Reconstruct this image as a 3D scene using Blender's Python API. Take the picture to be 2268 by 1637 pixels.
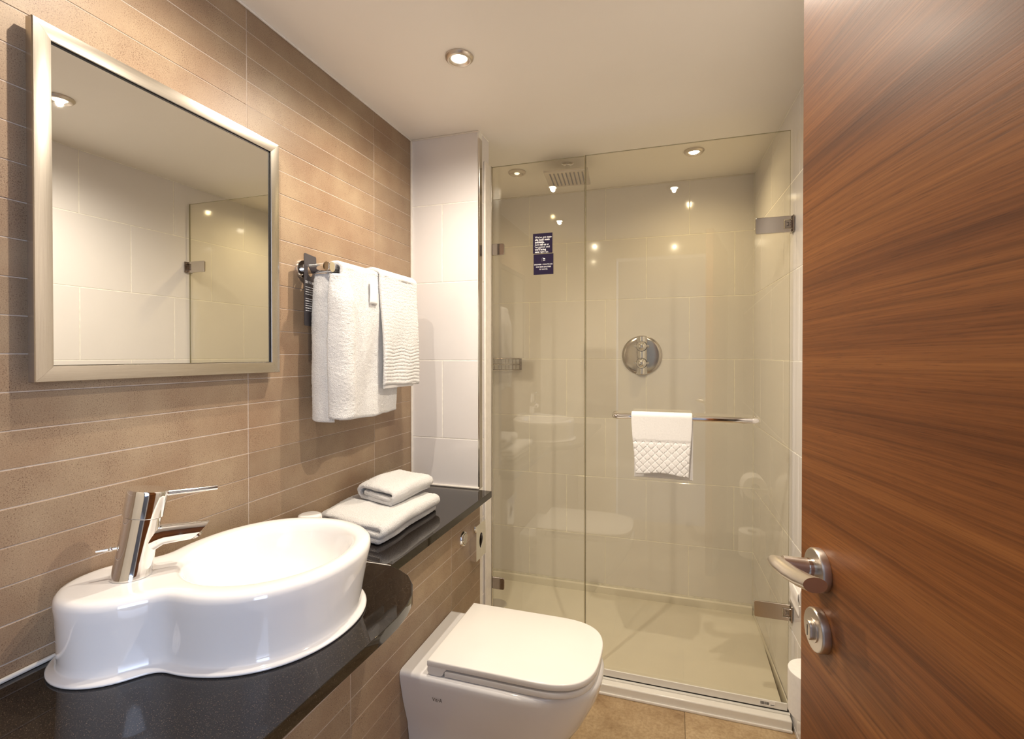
import bpy, bmesh, math, random
from mathutils import Vector, Matrix, noise
random.seed(7)
PI = math.pi
D = bpy.data
scene = bpy.context.scene
COL = scene.collection
for _o in list(D.objects):
    D.objects.remove(_o)

# ------------------------------------------------------------------ camera, world, exposure
YAW, PITCH, ROLL, FPX, CYPX = 0.31392, 0.008584, -0.00032, 1112.62, 796.7
cam_data = D.cameras.new('camera')
cam_data.sensor_width = 36.0
cam_data.lens = FPX / 2268 * 36.0
cam_data.shift_y = -(818.5 - CYPX) / 2268
cam_data.clip_start = 0.02
cam = D.objects.new('camera', cam_data)
COL.objects.link(cam)
_f = Vector((-math.sin(YAW) * math.cos(PITCH), math.cos(YAW) * math.cos(PITCH), -math.sin(PITCH)))
_r = Vector((math.cos(YAW), math.sin(YAW), 0))
_u = _r.cross(_f)
_r2 = _r * math.cos(ROLL) + _u * math.sin(ROLL)
_u2 = _u * math.cos(ROLL) - _r * math.sin(ROLL)
_m = Matrix((( _r2.x, _u2.x, -_f.x, 1.037), (_r2.y, _u2.y, -_f.y, 0.0), (_r2.z, _u2.z, -_f.z, 1.30), (0, 0, 0, 1)))
cam.matrix_world = _m
scene.camera = cam

world = D.worlds.new('world')
scene.world = world
world.use_nodes = True
world.node_tree.nodes['Background'].inputs[0].default_value = (0.58, 0.68, 1.0, 1)
world.node_tree.nodes['Background'].inputs[1].default_value = 0.15

vs = scene.view_settings
vs.view_transform = 'Standard'
vs.look = 'None'
vs.exposure = 0.14
vs.gamma = 1.0
vs.use_curve_mapping = False

LAMP_WARM = (1.0, 0.875, 0.72)
LAMP_AMBER = (1.0, 0.77, 0.42)
LAMP_W = 40.0
# added cool fill for doorway daylight; its unseen window is placed behind, right of camera
win = D.lights.new('daylight_fill', 'AREA'); win.shape = 'RECTANGLE'; win.size = 1.5; win.size_y = 1.7
win.energy = 76.0; win.color = (0.60, 0.73, 1.0)
wino = D.objects.new('daylight_fill', win); COL.objects.link(wino)
wino.location = (2.46, -1.25, 1.45); wino.rotation_euler = (0, math.radians(90), 0)

# ------------------------------------------------------------------ materials
def new_mat(name):
    m = D.materials.new(name); m.use_nodes = True
    nt = m.node_tree
    return m, nt, nt.nodes['Principled BSDF']

def noise_node(nt, vec, scale, detail=3, rough=0.55, dim='3D'):
    n = nt.nodes.new('ShaderNodeTexNoise'); n.noise_dimensions = dim
    n.inputs['Scale'].default_value = scale; n.inputs['Detail'].default_value = detail
    n.inputs['Roughness'].default_value = rough
    nt.links.new(vec, n.inputs['Vector'])
    return n

def ramp(nt, fac, stops):
    r = nt.nodes.new('ShaderNodeValToRGB')
    el = r.color_ramp.elements
    while len(el) < len(stops): el.new(0.5)
    for e, (p, c) in zip(el, stops):
        e.position = p; e.color = (*c, 1) if len(c) == 3 else c
    nt.links.new(fac, r.inputs[0])
    return r

def mixc(nt, fac, a, b, mode='MIX'):
    n = nt.nodes.new('ShaderNodeMix'); n.data_type = 'RGBA'; n.blend_type = mode
    for val, i in ((fac, 0), (a, 6), (b, 7)):
        if isinstance(val, (int, float)): n.inputs[i].default_value = val
        elif isinstance(val, tuple): n.inputs[i].default_value = (*val, 1)
        else: nt.links.new(val, n.inputs[i])
    return n.outputs[2]

def bump(nt, bsdf, height, strength, dist):
    b = nt.nodes.new('ShaderNodeBump')
    b.inputs['Strength'].default_value = strength; b.inputs['Distance'].default_value = dist
    nt.links.new(height, b.inputs['Height']); nt.links.new(b.outputs[0], bsdf.inputs['Normal'])

def wpos(nt):
    return nt.nodes.new('ShaderNodeNewGeometry').outputs['Position']

def opos(nt, scale=None):
    o = nt.nodes.new('ShaderNodeTexCoord').outputs['Object']
    if scale is None: return o
    mp = nt.nodes.new('ShaderNodeMapping'); mp.inputs['Scale'].default_value = scale
    nt.links.new(o, mp.inputs[0]); return mp.outputs[0]

def plain(name, col, rough=0.5, metal=0.0, var=0.04, vscale=8.0, spec=0.5, coat=0.0):
    m, nt, b = new_mat(name)
    n = noise_node(nt, wpos(nt), vscale, 3)
    dark = tuple(c * (1 - var) for c in col); lite = tuple(min(1, c * (1 + var)) for c in col)
    r = ramp(nt, n.outputs[0], [(0.3, dark), (0.7, lite)])
    nt.links.new(r.outputs[0], b.inputs['Base Color'])
    b.inputs['Roughness'].default_value = rough; b.inputs['Metallic'].default_value = metal
    b.inputs['Specular IOR Level'].default_value = spec
    if coat: b.inputs['Coat Weight'].default_value = coat; b.inputs['Coat Roughness'].default_value = 0.05
    return m

M = {}
def m_brown():
    m, nt, b = new_mat('brown_tile')
    p = wpos(nt)
    big = noise_node(nt, p, 5.0, 4, 0.6)
    base = ramp(nt, big.outputs[0], [(0.30, (0.270, 0.178, 0.113)), (0.55, (0.325, 0.235, 0.152)), (0.75, (0.38, 0.288, 0.188))])
    oi = nt.nodes.new('ShaderNodeObjectInfo')
    tone = ramp(nt, oi.outputs['Random'], [(0.0, (0.92, 0.92, 0.92)), (1.0, (1.06, 1.04, 1.02))])
    c1 = mixc(nt, 1.0, base.outputs[0], tone.outputs[0], 'MULTIPLY')
    sp = noise_node(nt, p, 480.0, 2, 0.6)
    dens = noise_node(nt, p, 14.0, 2)
    ma = nt.nodes.new('ShaderNodeMath'); ma.operation = 'MULTIPLY_ADD'
    nt.links.new(dens.outputs[0], ma.inputs[0]); ma.inputs[1].default_value = 0.22; nt.links.new(sp.outputs[0], ma.inputs[2])
    sr = ramp(nt, ma.outputs[0], [(0.68, (0, 0, 0)), (0.80, (0.75, 0.75, 0.75))])
    c2 = mixc(nt, sr.outputs[0], c1, (0.12, 0.058, 0.035))
    fine = noise_node(nt, p, 500.0, 1)
    fr = ramp(nt, fine.outputs[0], [(0.3, (0.9, 0.9, 0.9)), (0.7, (1.1, 1.1, 1.1))])
    c3 = mixc(nt, 1.0, c2, fr.outputs[0], 'MULTIPLY')
    nt.links.new(c3, b.inputs['Base Color'])
    b.inputs['Roughness'].default_value = 0.42; b.inputs['Specular IOR Level'].default_value = 0.35
    bump(nt, b, fine.outputs[0], 0.12, 0.001)
    return m
M['brown'] = m_brown()
M['grout_brown'] = plain('grout_brown', (0.50, 0.42, 0.35), 0.8, vscale=60, var=0.15)
M['white_tile'] = plain('white_tile', (0.78, 0.76, 0.76), 0.10, var=0.015, vscale=3, coat=0.3)
M['grout_white'] = plain('grout_white', (0.88, 0.86, 0.80), 0.7, vscale=50, var=0.10)
M['ceiling'] = plain('ceiling_paint', (0.92, 0.88, 0.82), 0.55, var=0.015, vscale=2.0)
M['caulk'] = plain('silicone', (0.80, 0.76, 0.70), 0.35, var=0.05, vscale=40)
M['ceramic'] = plain('ceramic', (0.86, 0.85, 0.84), 0.07, var=0.008, coat=0.5)
M['plastic'] = plain('seat_plastic', (0.86, 0.84, 0.80), 0.16, var=0.008)
M['acrylic'] = plain('tray_acrylic', (0.80, 0.77, 0.70), 0.16, var=0.02, vscale=4)
M['chrome'] = plain('chrome', (0.88, 0.87, 0.86), 0.06, metal=1.0, var=0.01)
M['chrome_dull'] = plain('chrome_dull', (0.62, 0.58, 0.53), 0.16, metal=1.0, var=0.03)
M['chrome_dark'] = plain('chrome_dark', (0.42, 0.38, 0.35), 0.10, metal=1.0, var=0.02)
M['nickel'] = plain('satin_nickel', (0.66, 0.60, 0.53), 0.34, metal=1.0, var=0.02, vscale=30)
M['dark'] = plain('dark_parts_shade', (0.012, 0.010, 0.009), 0.5)  # near-black for real dark parts and for shade put in as colour
M['slate'] = plain('hanger_board', (0.035, 0.030, 0.034), 0.35)
M['sticker'] = plain('sticker_purple', (0.016, 0.010, 0.032), 0.6, spec=0.1)
M['print'] = plain('white_print', (0.85, 0.85, 0.86), 0.5)
M['inkprint'] = plain('ink_print', (0.03, 0.03, 0.035), 0.5)
M['paper'] = plain('tissue_paper', (0.86, 0.83, 0.78), 0.9, var=0.03, vscale=90)
M['card'] = plain('cardboard_core', (0.45, 0.36, 0.27), 0.9)
M['rubber'] = plain('grey_plastic', (0.16, 0.16, 0.20), 0.35)
M['painted'] = plain('door_frame_paint', (0.75, 0.72, 0.67), 0.4)
M['carpet'] = plain('room_wall', (0.30, 0.27, 0.25), 0.9)

def m_granite():
    m, nt, b = new_mat('black_granite')
    p = wpos(nt)
    sp = noise_node(nt, p, 820.0, 1, 0.5)
    r = ramp(nt, sp.outputs[0], [(0.50, (0.006, 0.0042, 0.0032)), (0.66, (0.022, 0.015, 0.010)), (0.78, (0.14, 0.10, 0.07))])
    nt.links.new(r.outputs[0], b.inputs['Base Color'])
    b.inputs['Roughness'].default_value = 0.035
    b.inputs['Specular IOR Level'].default_value = 0.55
    return m
M['granite'] = m_granite()

def m_brushed(name, axis, rough=0.26, col=(0.56, 0.52, 0.46)):
    m, nt, b = new_mat(name)
    sc = [900, 900, 900]; sc[axis] = 14
    n = noise_node(nt, opos(nt, tuple(sc)), 1.0, 2)
    r = ramp(nt, n.outputs[0], [(0.3, tuple(c * 0.92 for c in col)), (0.7, tuple(c * 1.05 for c in col))])
    nt.links.new(r.outputs[0], b.inputs['Base Color'])
    b.inputs['Metallic'].default_value = 1.0; b.inputs['Roughness'].default_value = rough
    bump(nt, b, n.outputs[0], 0.06, 0.0006)
    return m
M['brush_h'] = m_brushed('brushed_steel_rail', 1)
M['brush_v'] = m_brushed('brushed_steel_stile', 2)

def m_mirror():
    m, nt, b = new_mat('mirror_silver')
    n = noise_node(nt, wpos(nt), 1.5, 1)
    r = ramp(nt, n.outputs[0], [(0, (0.84, 0.85, 0.82)), (1, (0.86, 0.86, 0.83))])
    nt.links.new(r.outputs[0], b.inputs['Base Color'])
    b.inputs['Metallic'].default_value = 1.0; b.inputs['Roughness'].default_value = 0.008
    return m
M['mirror'] = m_mirror()

def m_towel(name, col=(0.93, 0.92, 0.90), scale=330.0, strength=1.0):
    m, nt, b = new_mat(name)
    p = opos(nt)
    n = noise_node(nt, p, scale, 3, 0.7)
    r = ramp(nt, n.outputs[0], [(0.25, tuple(c * 0.86 for c in col)), (0.6, col)])
    nt.links.new(r.outputs[0], b.inputs['Base Color'])
    b.inputs['Roughness'].default_value = 0.95
    b.inputs['Sheen Weight'].default_value = 0.35; b.inputs['Sheen Roughness'].default_value = 0.5
    bump(nt, b, n.outputs[0], strength, 0.005)
    return m
M['towel'] = m_towel('terry_towel')
M['towel_flat'] = m_towel('flat_weave_towel', scale=900.0, strength=0.35)

def m_wood():
    m, nt, b = new_mat('walnut_veneer')
    o = opos(nt)
    warp = noise_node(nt, opos(nt, (0.8, 1, 1.2)), 1.0, 2)
    mp = nt.nodes.new('ShaderNodeVectorMath'); mp.operation = 'MULTIPLY_ADD'
    mp.inputs[1].default_value = (0, 0, 0.05); nt.links.new(warp.outputs['Color'], mp.inputs[0]); nt.links.new(o, mp.inputs[2])
    def layer(s, d, r=0.6):
        g = nt.nodes.new('ShaderNodeMapping'); g.inputs['Scale'].default_value = s
        nt.links.new(mp.outputs[0], g.inputs[0]); return noise_node(nt, g.outputs[0], 1.0, d, r)
    bands = layer((0.30, 1, 9), 3)
    mid = layer((0.45, 1, 75), 4, 0.7)
    fine = layer((4.0, 1, 330), 2, 0.7)
    c1 = ramp(nt, bands.outputs[0], [(0.32, (0.130, 0.041, 0.010)), (0.50, (0.245, 0.086, 0.021)), (0.68, (0.330, 0.130, 0.034))])
    c2 = ramp(nt, mid.outputs[0], [(0.28, (0.52, 0.48, 0.44)), (0.50, (0.95, 0.94, 0.93)), (0.75, (1.18, 1.19, 1.20))])
    c3 = ramp(nt, fine.outputs[0], [(0.30, (0.72, 0.69, 0.66)), (0.62, (1.08, 1.08, 1.08))])
    a = mixc(nt, 1.0, c1.outputs[0], c2.outputs[0], 'MULTIPLY')
    a = mixc(nt, 1.0, a, c3.outputs[0], 'MULTIPLY')
    pores = layer((26.0, 1, 620), 2, 0.6)
    c4 = ramp(nt, pores.outputs[0], [(0.30, (0.70, 0.66, 0.62)), (0.42, (1, 1, 1)), (0.70, (1, 1, 1)), (0.80, (1.22, 1.22, 1.18))])
    a = mixc(nt, 1.0, a, c4.outputs[0], 'MULTIPLY')
    nt.links.new(a, b.inputs['Base Color'])
    b.inputs['Roughness'].default_value = 0.42
    b.inputs['Specular IOR Level'].default_value = 0.22; b.inputs['Coat Weight'].default_value = 0.05; b.inputs['Coat Roughness'].default_value = 0.25
    bump(nt, b, fine.outputs[0], 0.10, 0.001)
    return m
M['wood'] = m_wood()

def m_floor():
    m, nt, b = new_mat('floor_stone')
    p = wpos(nt)
    big = noise_node(nt, p, 7.0, 6, 0.62)
    c = ramp(nt, big.outputs[0], [(0.32, (0.27, 0.17, 0.085)), (0.46, (0.42, 0.30, 0.17)), (0.60, (0.50, 0.375, 0.225)), (0.75, (0.43, 0.31, 0.18))])
    sp = noise_node(nt, p, 90.0, 4, 0.7)
    r = ramp(nt, sp.outputs[0], [(0.35, (0.80, 0.76, 0.70)), (0.6, (1.05, 1.05, 1.05))])
    oi = nt.nodes.new('ShaderNodeObjectInfo')
    tone = ramp(nt, oi.outputs['Random'], [(0.0, (0.86, 0.82, 0.78)), (1.0, (1.05, 1.05, 1.05))])
    a = mixc(nt, 1.0, c.outputs[0], r.outputs[0], 'MULTIPLY')
    a = mixc(nt, 1.0, a, tone.outputs[0], 'MULTIPLY')
    nt.links.new(a, b.inputs['Base Color'])
    b.inputs['Roughness'].default_value = 0.38
    bump(nt, b, sp.outputs[0], 0.10, 0.002)
    return m
M['floor'] = m_floor()
M['grout_floor'] = plain('grout_floor', (0.20, 0.14, 0.08), 0.9)

def m_glass(name, tint, refl=1.0):
    m = D.materials.new(name); m.use_nodes = True
    nt = m.node_tree; nt.nodes.clear()
    out = nt.nodes.new('ShaderNodeOutputMaterial')
    tr = nt.nodes.new('ShaderNodeBsdfTransparent'); tr.inputs[0].default_value = (*tint, 1)
    gl = nt.nodes.new('ShaderNodeBsdfGlossy'); gl.inputs['Roughness'].default_value = 0.0
    gl.inputs[0].default_value = (refl, refl, refl, 1)
    g = nt.nodes.new('ShaderNodeNewGeometry')
    dt = nt.nodes.new('ShaderNodeVectorMath'); dt.operation = 'DOT_PRODUCT'
    nt.links.new(g.outputs['Normal'], dt.inputs[0]); nt.links.new(g.outputs['Incoming'], dt.inputs[1])
    def math_(op, a, b):
        n = nt.nodes.new('ShaderNodeMath'); n.operation = op
        for i, v in enumerate((a, b)):
            if v is None: continue
            if isinstance(v, (int, float)): n.inputs[i].default_value = v
            else: nt.links.new(v, n.inputs[i])
        return n.outputs[0]
    k = math_('POWER', math_('SUBTRACT', 1.0, math_('ABSOLUTE', dt.outputs['Value'], None)), 5.0)
    fr = math_('MULTIPLY_ADD', k, 0.96); fr.node.inputs[2].default_value = 0.058
    mx = nt.nodes.new('ShaderNodeMixShader')
    nt.links.new(fr, mx.inputs[0]); nt.links.new(tr.outputs[0], mx.inputs[1]); nt.links.new(gl.outputs[0], mx.inputs[2])
    nt.links.new(mx.outputs[0], out.inputs[0])
    return m
M['glass'] = m_glass('shower_glass', (0.970, 0.958, 0.905))
M['glass_edge'] = plain('glass_cut_edge', (0.24, 0.22, 0.14), 0.15, var=0.05)
M['seal'] = m_glass('clear_seal', (0.86, 0.82, 0.72))

def m_emit(name, col, strength):
    m = D.materials.new(name); m.use_nodes = True
    nt = m.node_tree; b = nt.nodes['Principled BSDF']
    b.inputs['Base Color'].default_value = (0.9, 0.9, 0.9, 1)
    b.inputs['Emission Color'].default_value = (*col, 1); b.inputs['Emission Strength'].default_value = strength
    return m
M['lamp'] = m_emit('lamp_lens', (1.0, 0.93, 0.80), 22.0)
M['lamp_dim'] = m_emit('lamp_lens_dim', (1.0, 0.90, 0.62), 1.6)

# ------------------------------------------------------------------ object helpers
def link(o, parent=None):
    COL.objects.link(o)
    if parent is not None: o.parent = parent
    return o

def tag(o, label=None, cat=None, group=None, kind=None):
    if label: o['label'] = label
    if cat: o['category'] = cat
    if group: o['group'] = group
    if kind: o['kind'] = kind
    return o

def thing(name, label, cat, loc=(0, 0, 0), rz=0, group=None):
    o = D.objects.new(name, None); o.empty_display_size = 0.05
    o.location = loc; o.rotation_euler = (0, 0, rz)
    link(o); return tag(o, label, cat, group)

def mesh_obj(name, mesh, mat, parent=None, loc=None, smooth=None):
    if mat is not None and len(mesh.materials) == 0: mesh.materials.append(M[mat])
    o = D.objects.new(name, mesh)
    if loc is not None: o.location = loc
    return link(o, parent)

def finish(name, bm, mat, parent=None, smooth=35, loc=None, extra=()):
    bmesh.ops.recalc_face_normals(bm, faces=bm.faces)
    me = D.meshes.new(name); bm.to_mesh(me); bm.free()
    if smooth:
        me.shade_smooth()
        if smooth < 180: me.set_sharp_from_angle(angle=math.radians(smooth))
    me.materials.append(M[mat])
    for e in extra: me.materials.append(M[e])
    o = D.objects.new(name, me)
    if 0 < smooth < 55:
        wn = o.modifiers.new('weighted_normal', 'WEIGHTED_NORMAL'); wn.keep_sharp = True; wn.weight = 100
    if loc is not None: o.location = loc
    return link(o, parent)

def bm_box(x0, x1, y0, y1, z0, z1, bev=0.0, seg=1, bm=None):
    own = bm is None
    b2 = bmesh.new()
    r = bmesh.ops.create_cube(b2, size=1.0)
    for v in b2.verts:
        v.co = Vector((x0 + (v.co.x + .5) * (x1 - x0), y0 + (v.co.y + .5) * (y1 - y0), z0 + (v.co.z + .5) * (z1 - z0)))
    if bev: bmesh.ops.bevel(b2, geom=list(b2.edges), offset=bev, segments=seg, affect='EDGES', profile=0.5)
    if own: return b2
    merge(bm, b2); return bm

def merge(bm, b2):
    me = D.meshes.new('tmp'); b2.to_mesh(me); b2.free(); bm.from_mesh(me); D.meshes.remove(me)

def box(name, x0, x1, y0, y1, z0, z1, mat, parent=None, bev=0.0, seg=2):
    return finish(name, bm_box(x0, x1, y0, y1, z0, z1, bev, seg), mat, parent)

def frame_from(axis):
    a = Vector(axis).normalized()
    t = Vector((0, 0, 1)) if abs(a.z) < 0.9 else Vector((1, 0, 0))
    u = t.cross(a).normalized(); v = a.cross(u)
    return u, v, a

def bm_lathe(prof, origin=(0, 0, 0), axis=(0, 0, 1), n=40, bm=None, sx=1.0, sy=1.0, caps=True, udir=None):
    """prof: list of (radius, height)."""
    bm = bm or bmesh.new()
    u, v, a = frame_from(axis)
    if udir is not None:
        u = Vector(udir).normalized(); v = a.cross(u)
    o = Vector(origin); rings = []
    for r, h in prof:
        ring = [bm.verts.new(o + a * h + u * (r * sx * math.cos(2 * PI * k / n)) + v * (r * sy * math.sin(2 * PI * k / n))) for k in range(n)]
        rings.append(ring)
    for A, B in zip(rings, rings[1:]):
        for k in range(n):
            bm.faces.new((A[k], A[(k + 1) % n], B[(k + 1) % n], B[k]))
    if caps:
        bm.faces.new(rings[0][::-1]); bm.faces.new(rings[-1])
    return bm

def bm_sweep(pts, rad, n=16, bm=None, sx=1.0, sy=1.0, up=None, caps=True):
    bm = bm or bmesh.new()
    pts = [Vector(p) for p in pts]
    rads = rad if isinstance(rad, (list, tuple)) else [rad] * len(pts)
    rings = []; prev_u = None
    for i, p in enumerate(pts):
        t = (pts[min(i + 1, len(pts) - 1)] - pts[max(i - 1, 0)]).normalized()
        if prev_u is None:
            u = Vector(up) if up else frame_from(t)[0]
        else: u = prev_u
        u = (u - t * u.dot(t)).normalized(); v = t.cross(u); prev_u = u
        rings.append([bm.verts.new(p + u * (rads[i] * sx * math.cos(2 * PI * k / n)) + v * (rads[i] * sy * math.sin(2 * PI * k / n))) for k in range(n)])
    for A, B in zip(rings, rings[1:]):
        for k in range(n):
            bm.faces.new((A[k], A[(k + 1) % n], B[(k + 1) % n], B[k]))
    if caps:
        bm.faces.new(rings[0][::-1]); bm.faces.new(rings[-1])
    return bm

def bm_loft(rings, cap0=True, cap1=True, bm=None):
    bm = bm or bmesh.new(); R = []
    for ring in rings: R.append([bm.verts.new(Vector(p)) for p in ring])
    n = len(R[0])
    for A, B in zip(R, R[1:]):
        for k in range(n): bm.faces.new((A[k], A[(k + 1) % n], B[(k + 1) % n], B[k]))
    if cap0: bm.faces.new(R[0][::-1])
    if cap1: bm.faces.new(R[-1])
    return bm

def arc(c, r, a0, a1, n):
    return [(c[0] + r * math.cos(a0 + (a1 - a0) * i / n), c[1] + r * math.sin(a0 + (a1 - a0) * i / n)) for i in range(n + 1)]

def rrect(w, h, r, n=6):
    """rounded rectangle outline centred on 0 (2D)."""
    p = []
    for cx, cy, a in ((w / 2 - r, h / 2 - r, 0), (-w / 2 + r, h / 2 - r, PI / 2), (-w / 2 + r, -h / 2 + r, PI), (w / 2 - r, -h / 2 + r, 1.5 * PI)):
        p += arc((cx, cy), r, a, a + PI / 2, n)
    return p

def bm_prism(poly3, vec, bev=0.0, seg=2):
    bm = bmesh.new(); vec = Vector(vec)
    A = [bm.verts.new(Vector(p)) for p in poly3]; B = [bm.verts.new(Vector(p) + vec) for p in poly3]
    n = len(A)
    bm.faces.new(A[::-1]); bm.faces.new(B)
    for k in range(n): bm.faces.new((A[k], A[(k + 1) % n], B[(k + 1) % n], B[k]))
    bmesh.ops.recalc_face_normals(bm, faces=bm.faces)
    if bev:
        ed = [e for e in bm.edges if len(e.link_faces) == 2 and e.calc_face_angle(0) > 0.7]
        bmesh.ops.bevel(bm, geom=ed, offset=bev, segments=seg, affect='EDGES', profile=0.5)
    return bm

# text -> mesh (flat lettering); returns mesh and its width
def text_mesh(body, size, bold=False):
    c = D.curves.new('lettering', 'FONT'); c.body = body; c.size = size; c.resolution_u = 3
    if bold: c.offset = size * 0.022
    o = D.objects.new('lettering', c); COL.objects.link(o)
    dg = bpy.context.evaluated_depsgraph_get(); dg.update()
    me = D.meshes.new_from_object(o.evaluated_get(dg))
    D.objects.remove(o); D.curves.remove(c)
    xs = [v.co.x for v in me.vertices] or [0]
    return me, max(xs)

def lettering(lines, parent, mat, name='lettering', align='LEFT', origin=None, ex=(1, 0, 0), ez=(0, 0, 1)):
    """lines: list of (list of (text,bold), size, x, z). One flat mesh in plane ex/ez starting at origin."""
    bm = bmesh.new(); ex = Vector(ex); ez = Vector(ez); origin = Vector(origin)
    for segs, size, x, z in lines:
        parts = []; w = 0
        for t, bold in segs:
            lead = len(t) - len(t.lstrip(' ')); trail = len(t) - len(t.rstrip(' '))
            me, tw = text_mesh(t.strip(' '), size, bold)
            w += lead * size * 0.24
            parts.append((me, w)); w += tw + trail * size * 0.24 + size * 0.03
        off = x - (w / 2 if align == 'CENTER' else 0)
        for me, px in parts:
            for v in me.vertices: v.co = origin + ex * (v.co.x + px + off) + ez * (v.co.y + z)
            bm.from_mesh(me); D.meshes.remove(me)
    me = D.meshes.new(name); bm.to_mesh(me); bm.free(); me.materials.append(M[mat])
    return mesh_obj(name, me, None, parent)

# ------------------------------------------------------------------ room shell
H = 2.185            # ceiling
XR_ROT = 0.0382      # the right wall is slightly out of square
YB = 2.695
CT = 0.77            # worktop height

TCACHE = {}
def tile(parent, mat, size, loc, bev=0.0012):
    """bevelled slab, origin at centre; mesh shared between equal sizes."""
    key = (mat, tuple(round(s, 4) for s in size))
    if key not in TCACHE:
        a, b, c = size
        bm = bm_box(-a / 2, a / 2, -b / 2, b / 2, -c / 2, c / 2, bev, 1)
        bmesh.ops.recalc_face_normals(bm, faces=bm.faces)
        me = D.meshes.new('tile'); bm.to_mesh(me); bm.free(); me.materials.append(M[mat]); TCACHE[key] = me
    o = D.objects.new('tile', TCACHE[key]); o.location = loc
    return link(o, parent)

def struct(o, label=None):
    o['kind'] = 'structure'
    if label: o['label'] = label
    return o

def clip_spans(edges, lo, hi):
    e = [lo] + [x for x in sorted(edges) if lo + 0.012 < x < hi - 0.012] + [hi]
    return list(zip(e, e[1:]))

BR0, BRP = 0.923, 0.0633
brown_z = [BR0 + k * BRP for k in range(-15, 21)]
brown_y = [-0.122, 0.445, 1.012, 1.579]
def brown_wall(parent, xface, y0, y1, z0, z1, g=0.0014):
    for a, b in clip_spans(brown_z, z0, z1):
        for c, d in clip_spans(brown_y, y0, y1):
            j = random.uniform(-0.0004, 0.0004)
            tile(parent, 'brown', (0.007, d - c - g, b - a - g), (xface - 0.0035 + j, (c + d) / 2, (a + b) / 2), 0.0009)

wz = [0.02 + 0.315 * k for k in range(0, 8)]
TW = 0.42
def white_rows(z0, z1):
    out = []
    for a, b in clip_spans(wz, z0, z1):
        k = int(round(((a + b) / 2 - 0.02 - 0.1575) / 0.315)); out.append((a, b, k))
    return out

# left wall: the tiled wall behind the basin; grout bed just behind the tile faces
wl = struct(box('wall_left', -0.10, -0.0008, -0.10, 1.90, 0.0, H, 'grout_brown'), 'brown strip-tiled wall behind the basin')
brown_wall(wl, 0.0, -0.09, 1.845, CT - 0.03, H - 0.003)
wc = struct(box('wall_cistern', 0.0, 0.3043, -0.08, 1.846, 0.0, 0.744, 'grout_brown'), 'low brown tiled boxing under the worktop')
brown_wall(wc, 0.305, -0.08, 1.844, 0.003, 0.742)

# white nib wall at the end of the worktop
wn = struct(box('wall_nib', 0.0, 0.3013, 1.8480, 1.955, 0.0, H, 'grout_white'), 'white tiled nib wall beside the shower glass')
for a, b, k in white_rows(CT, H - 0.002):
    cuts = [0.1415] if k % 2 == 1 else []
    for c, d in clip_spans(cuts, 0.004, 0.296):
        tile(wn, 'white_tile', (d - c - 0.003, 0.007, b - a - 0.003), ((c + d) / 2, 1.8505, (a + b) / 2))
for a, b, k in white_rows(0.02, H - 0.002):
    tile(wn, 'white_tile', (0.007, 0.075, b - a - 0.003), (0.2985, 1.9165, (a + b) / 2))

# shower side wall, back wall, right wall, front wall with the doorway
struct(box('wall_shower', -0.10, 0.0, 1.955, YB + 0.1, 0.0, H, 'white_tile'), 'white side wall inside the shower')
wb = struct(box('wall_back', -0.10, 1.52, YB + 0.0009, YB + 0.10, 0.0, H, 'grout_white'), 'white tiled back wall of the shower')
for a, b, k in white_rows(0.078, H - 0.002):
    off = 0.055 if k % 2 == 1 else 0.265
    for c, d in clip_spans([off + TW * i for i in range(5)], 0.002, 1.402):
        tile(wb, 'white_tile', (d - c - 0.003, 0.007, b - a - 0.003), ((c + d) / 2, YB + 0.0035, (a + b) / 2))
wr = struct(box('wall_right', 0.0009, 0.10, -0.10, 2.70, 0.0, H, 'grout_white'), 'white tiled wall on the right behind the open door')
wr.location = (1.504, 0, 0); wr.rotation_euler = (0, 0, XR_ROT)
for a, b, k in white_rows(0.0, H - 0.002):
    off = 0.233 if k % 2 == 0 else 0.443
    for c, d in clip_spans([off + 0.4165 * i - 0.4165 for i in range(8)], -0.08, 2.694):
        tile(wr, 'white_tile', (0.007, d - c - 0.003, b - a - 0.003), (0.0035, (c + d) / 2, (a + b) / 2))

bm = bm_box(-0.10, 0.58, -0.12, 0.0, 0, H)
bm_box(1.40, 1.62, -0.12, 0.0, 0, H, bm=bm); bm_box(0.58, 1.40, -0.12, 0.0, 2.06, H, bm=bm)
struct(finish('wall_front', bm, 'painted'), 'wall with the open doorway behind the camera')
struct(box('ceiling', -0.10, 1.62, -0.12, YB + 0.10, H, H + 0.08, 'ceiling'), 'plain cream painted ceiling')
fl = struct(box('floor', -0.10, 1.62, -0.12, YB + 0.10, -0.08, -0.0015, 'grout_floor'), 'beige stone-effect tiled floor')
fx = [1.073 - 0.62, 1.073, 1.073 + 0.62]; fy = [-0.12, 0.19, 0.50, 0.81, 0.98, 1.29, 1.60]
for i, (c, d) in enumerate(clip_spans(fy, -0.11, 1.945)):
    sh = 0.0 if i % 2 == 0 else 0.31
    for a, b in clip_spans([x + sh for x in fx], 0.306, 1.50 - 0.0382 * c):
        tile(fl, 'floor', (b - a - 0.0022, d - c - 0.0022, 0.006), ((a + b) / 2, (c + d) / 2, -0.003), 0.0006)

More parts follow.
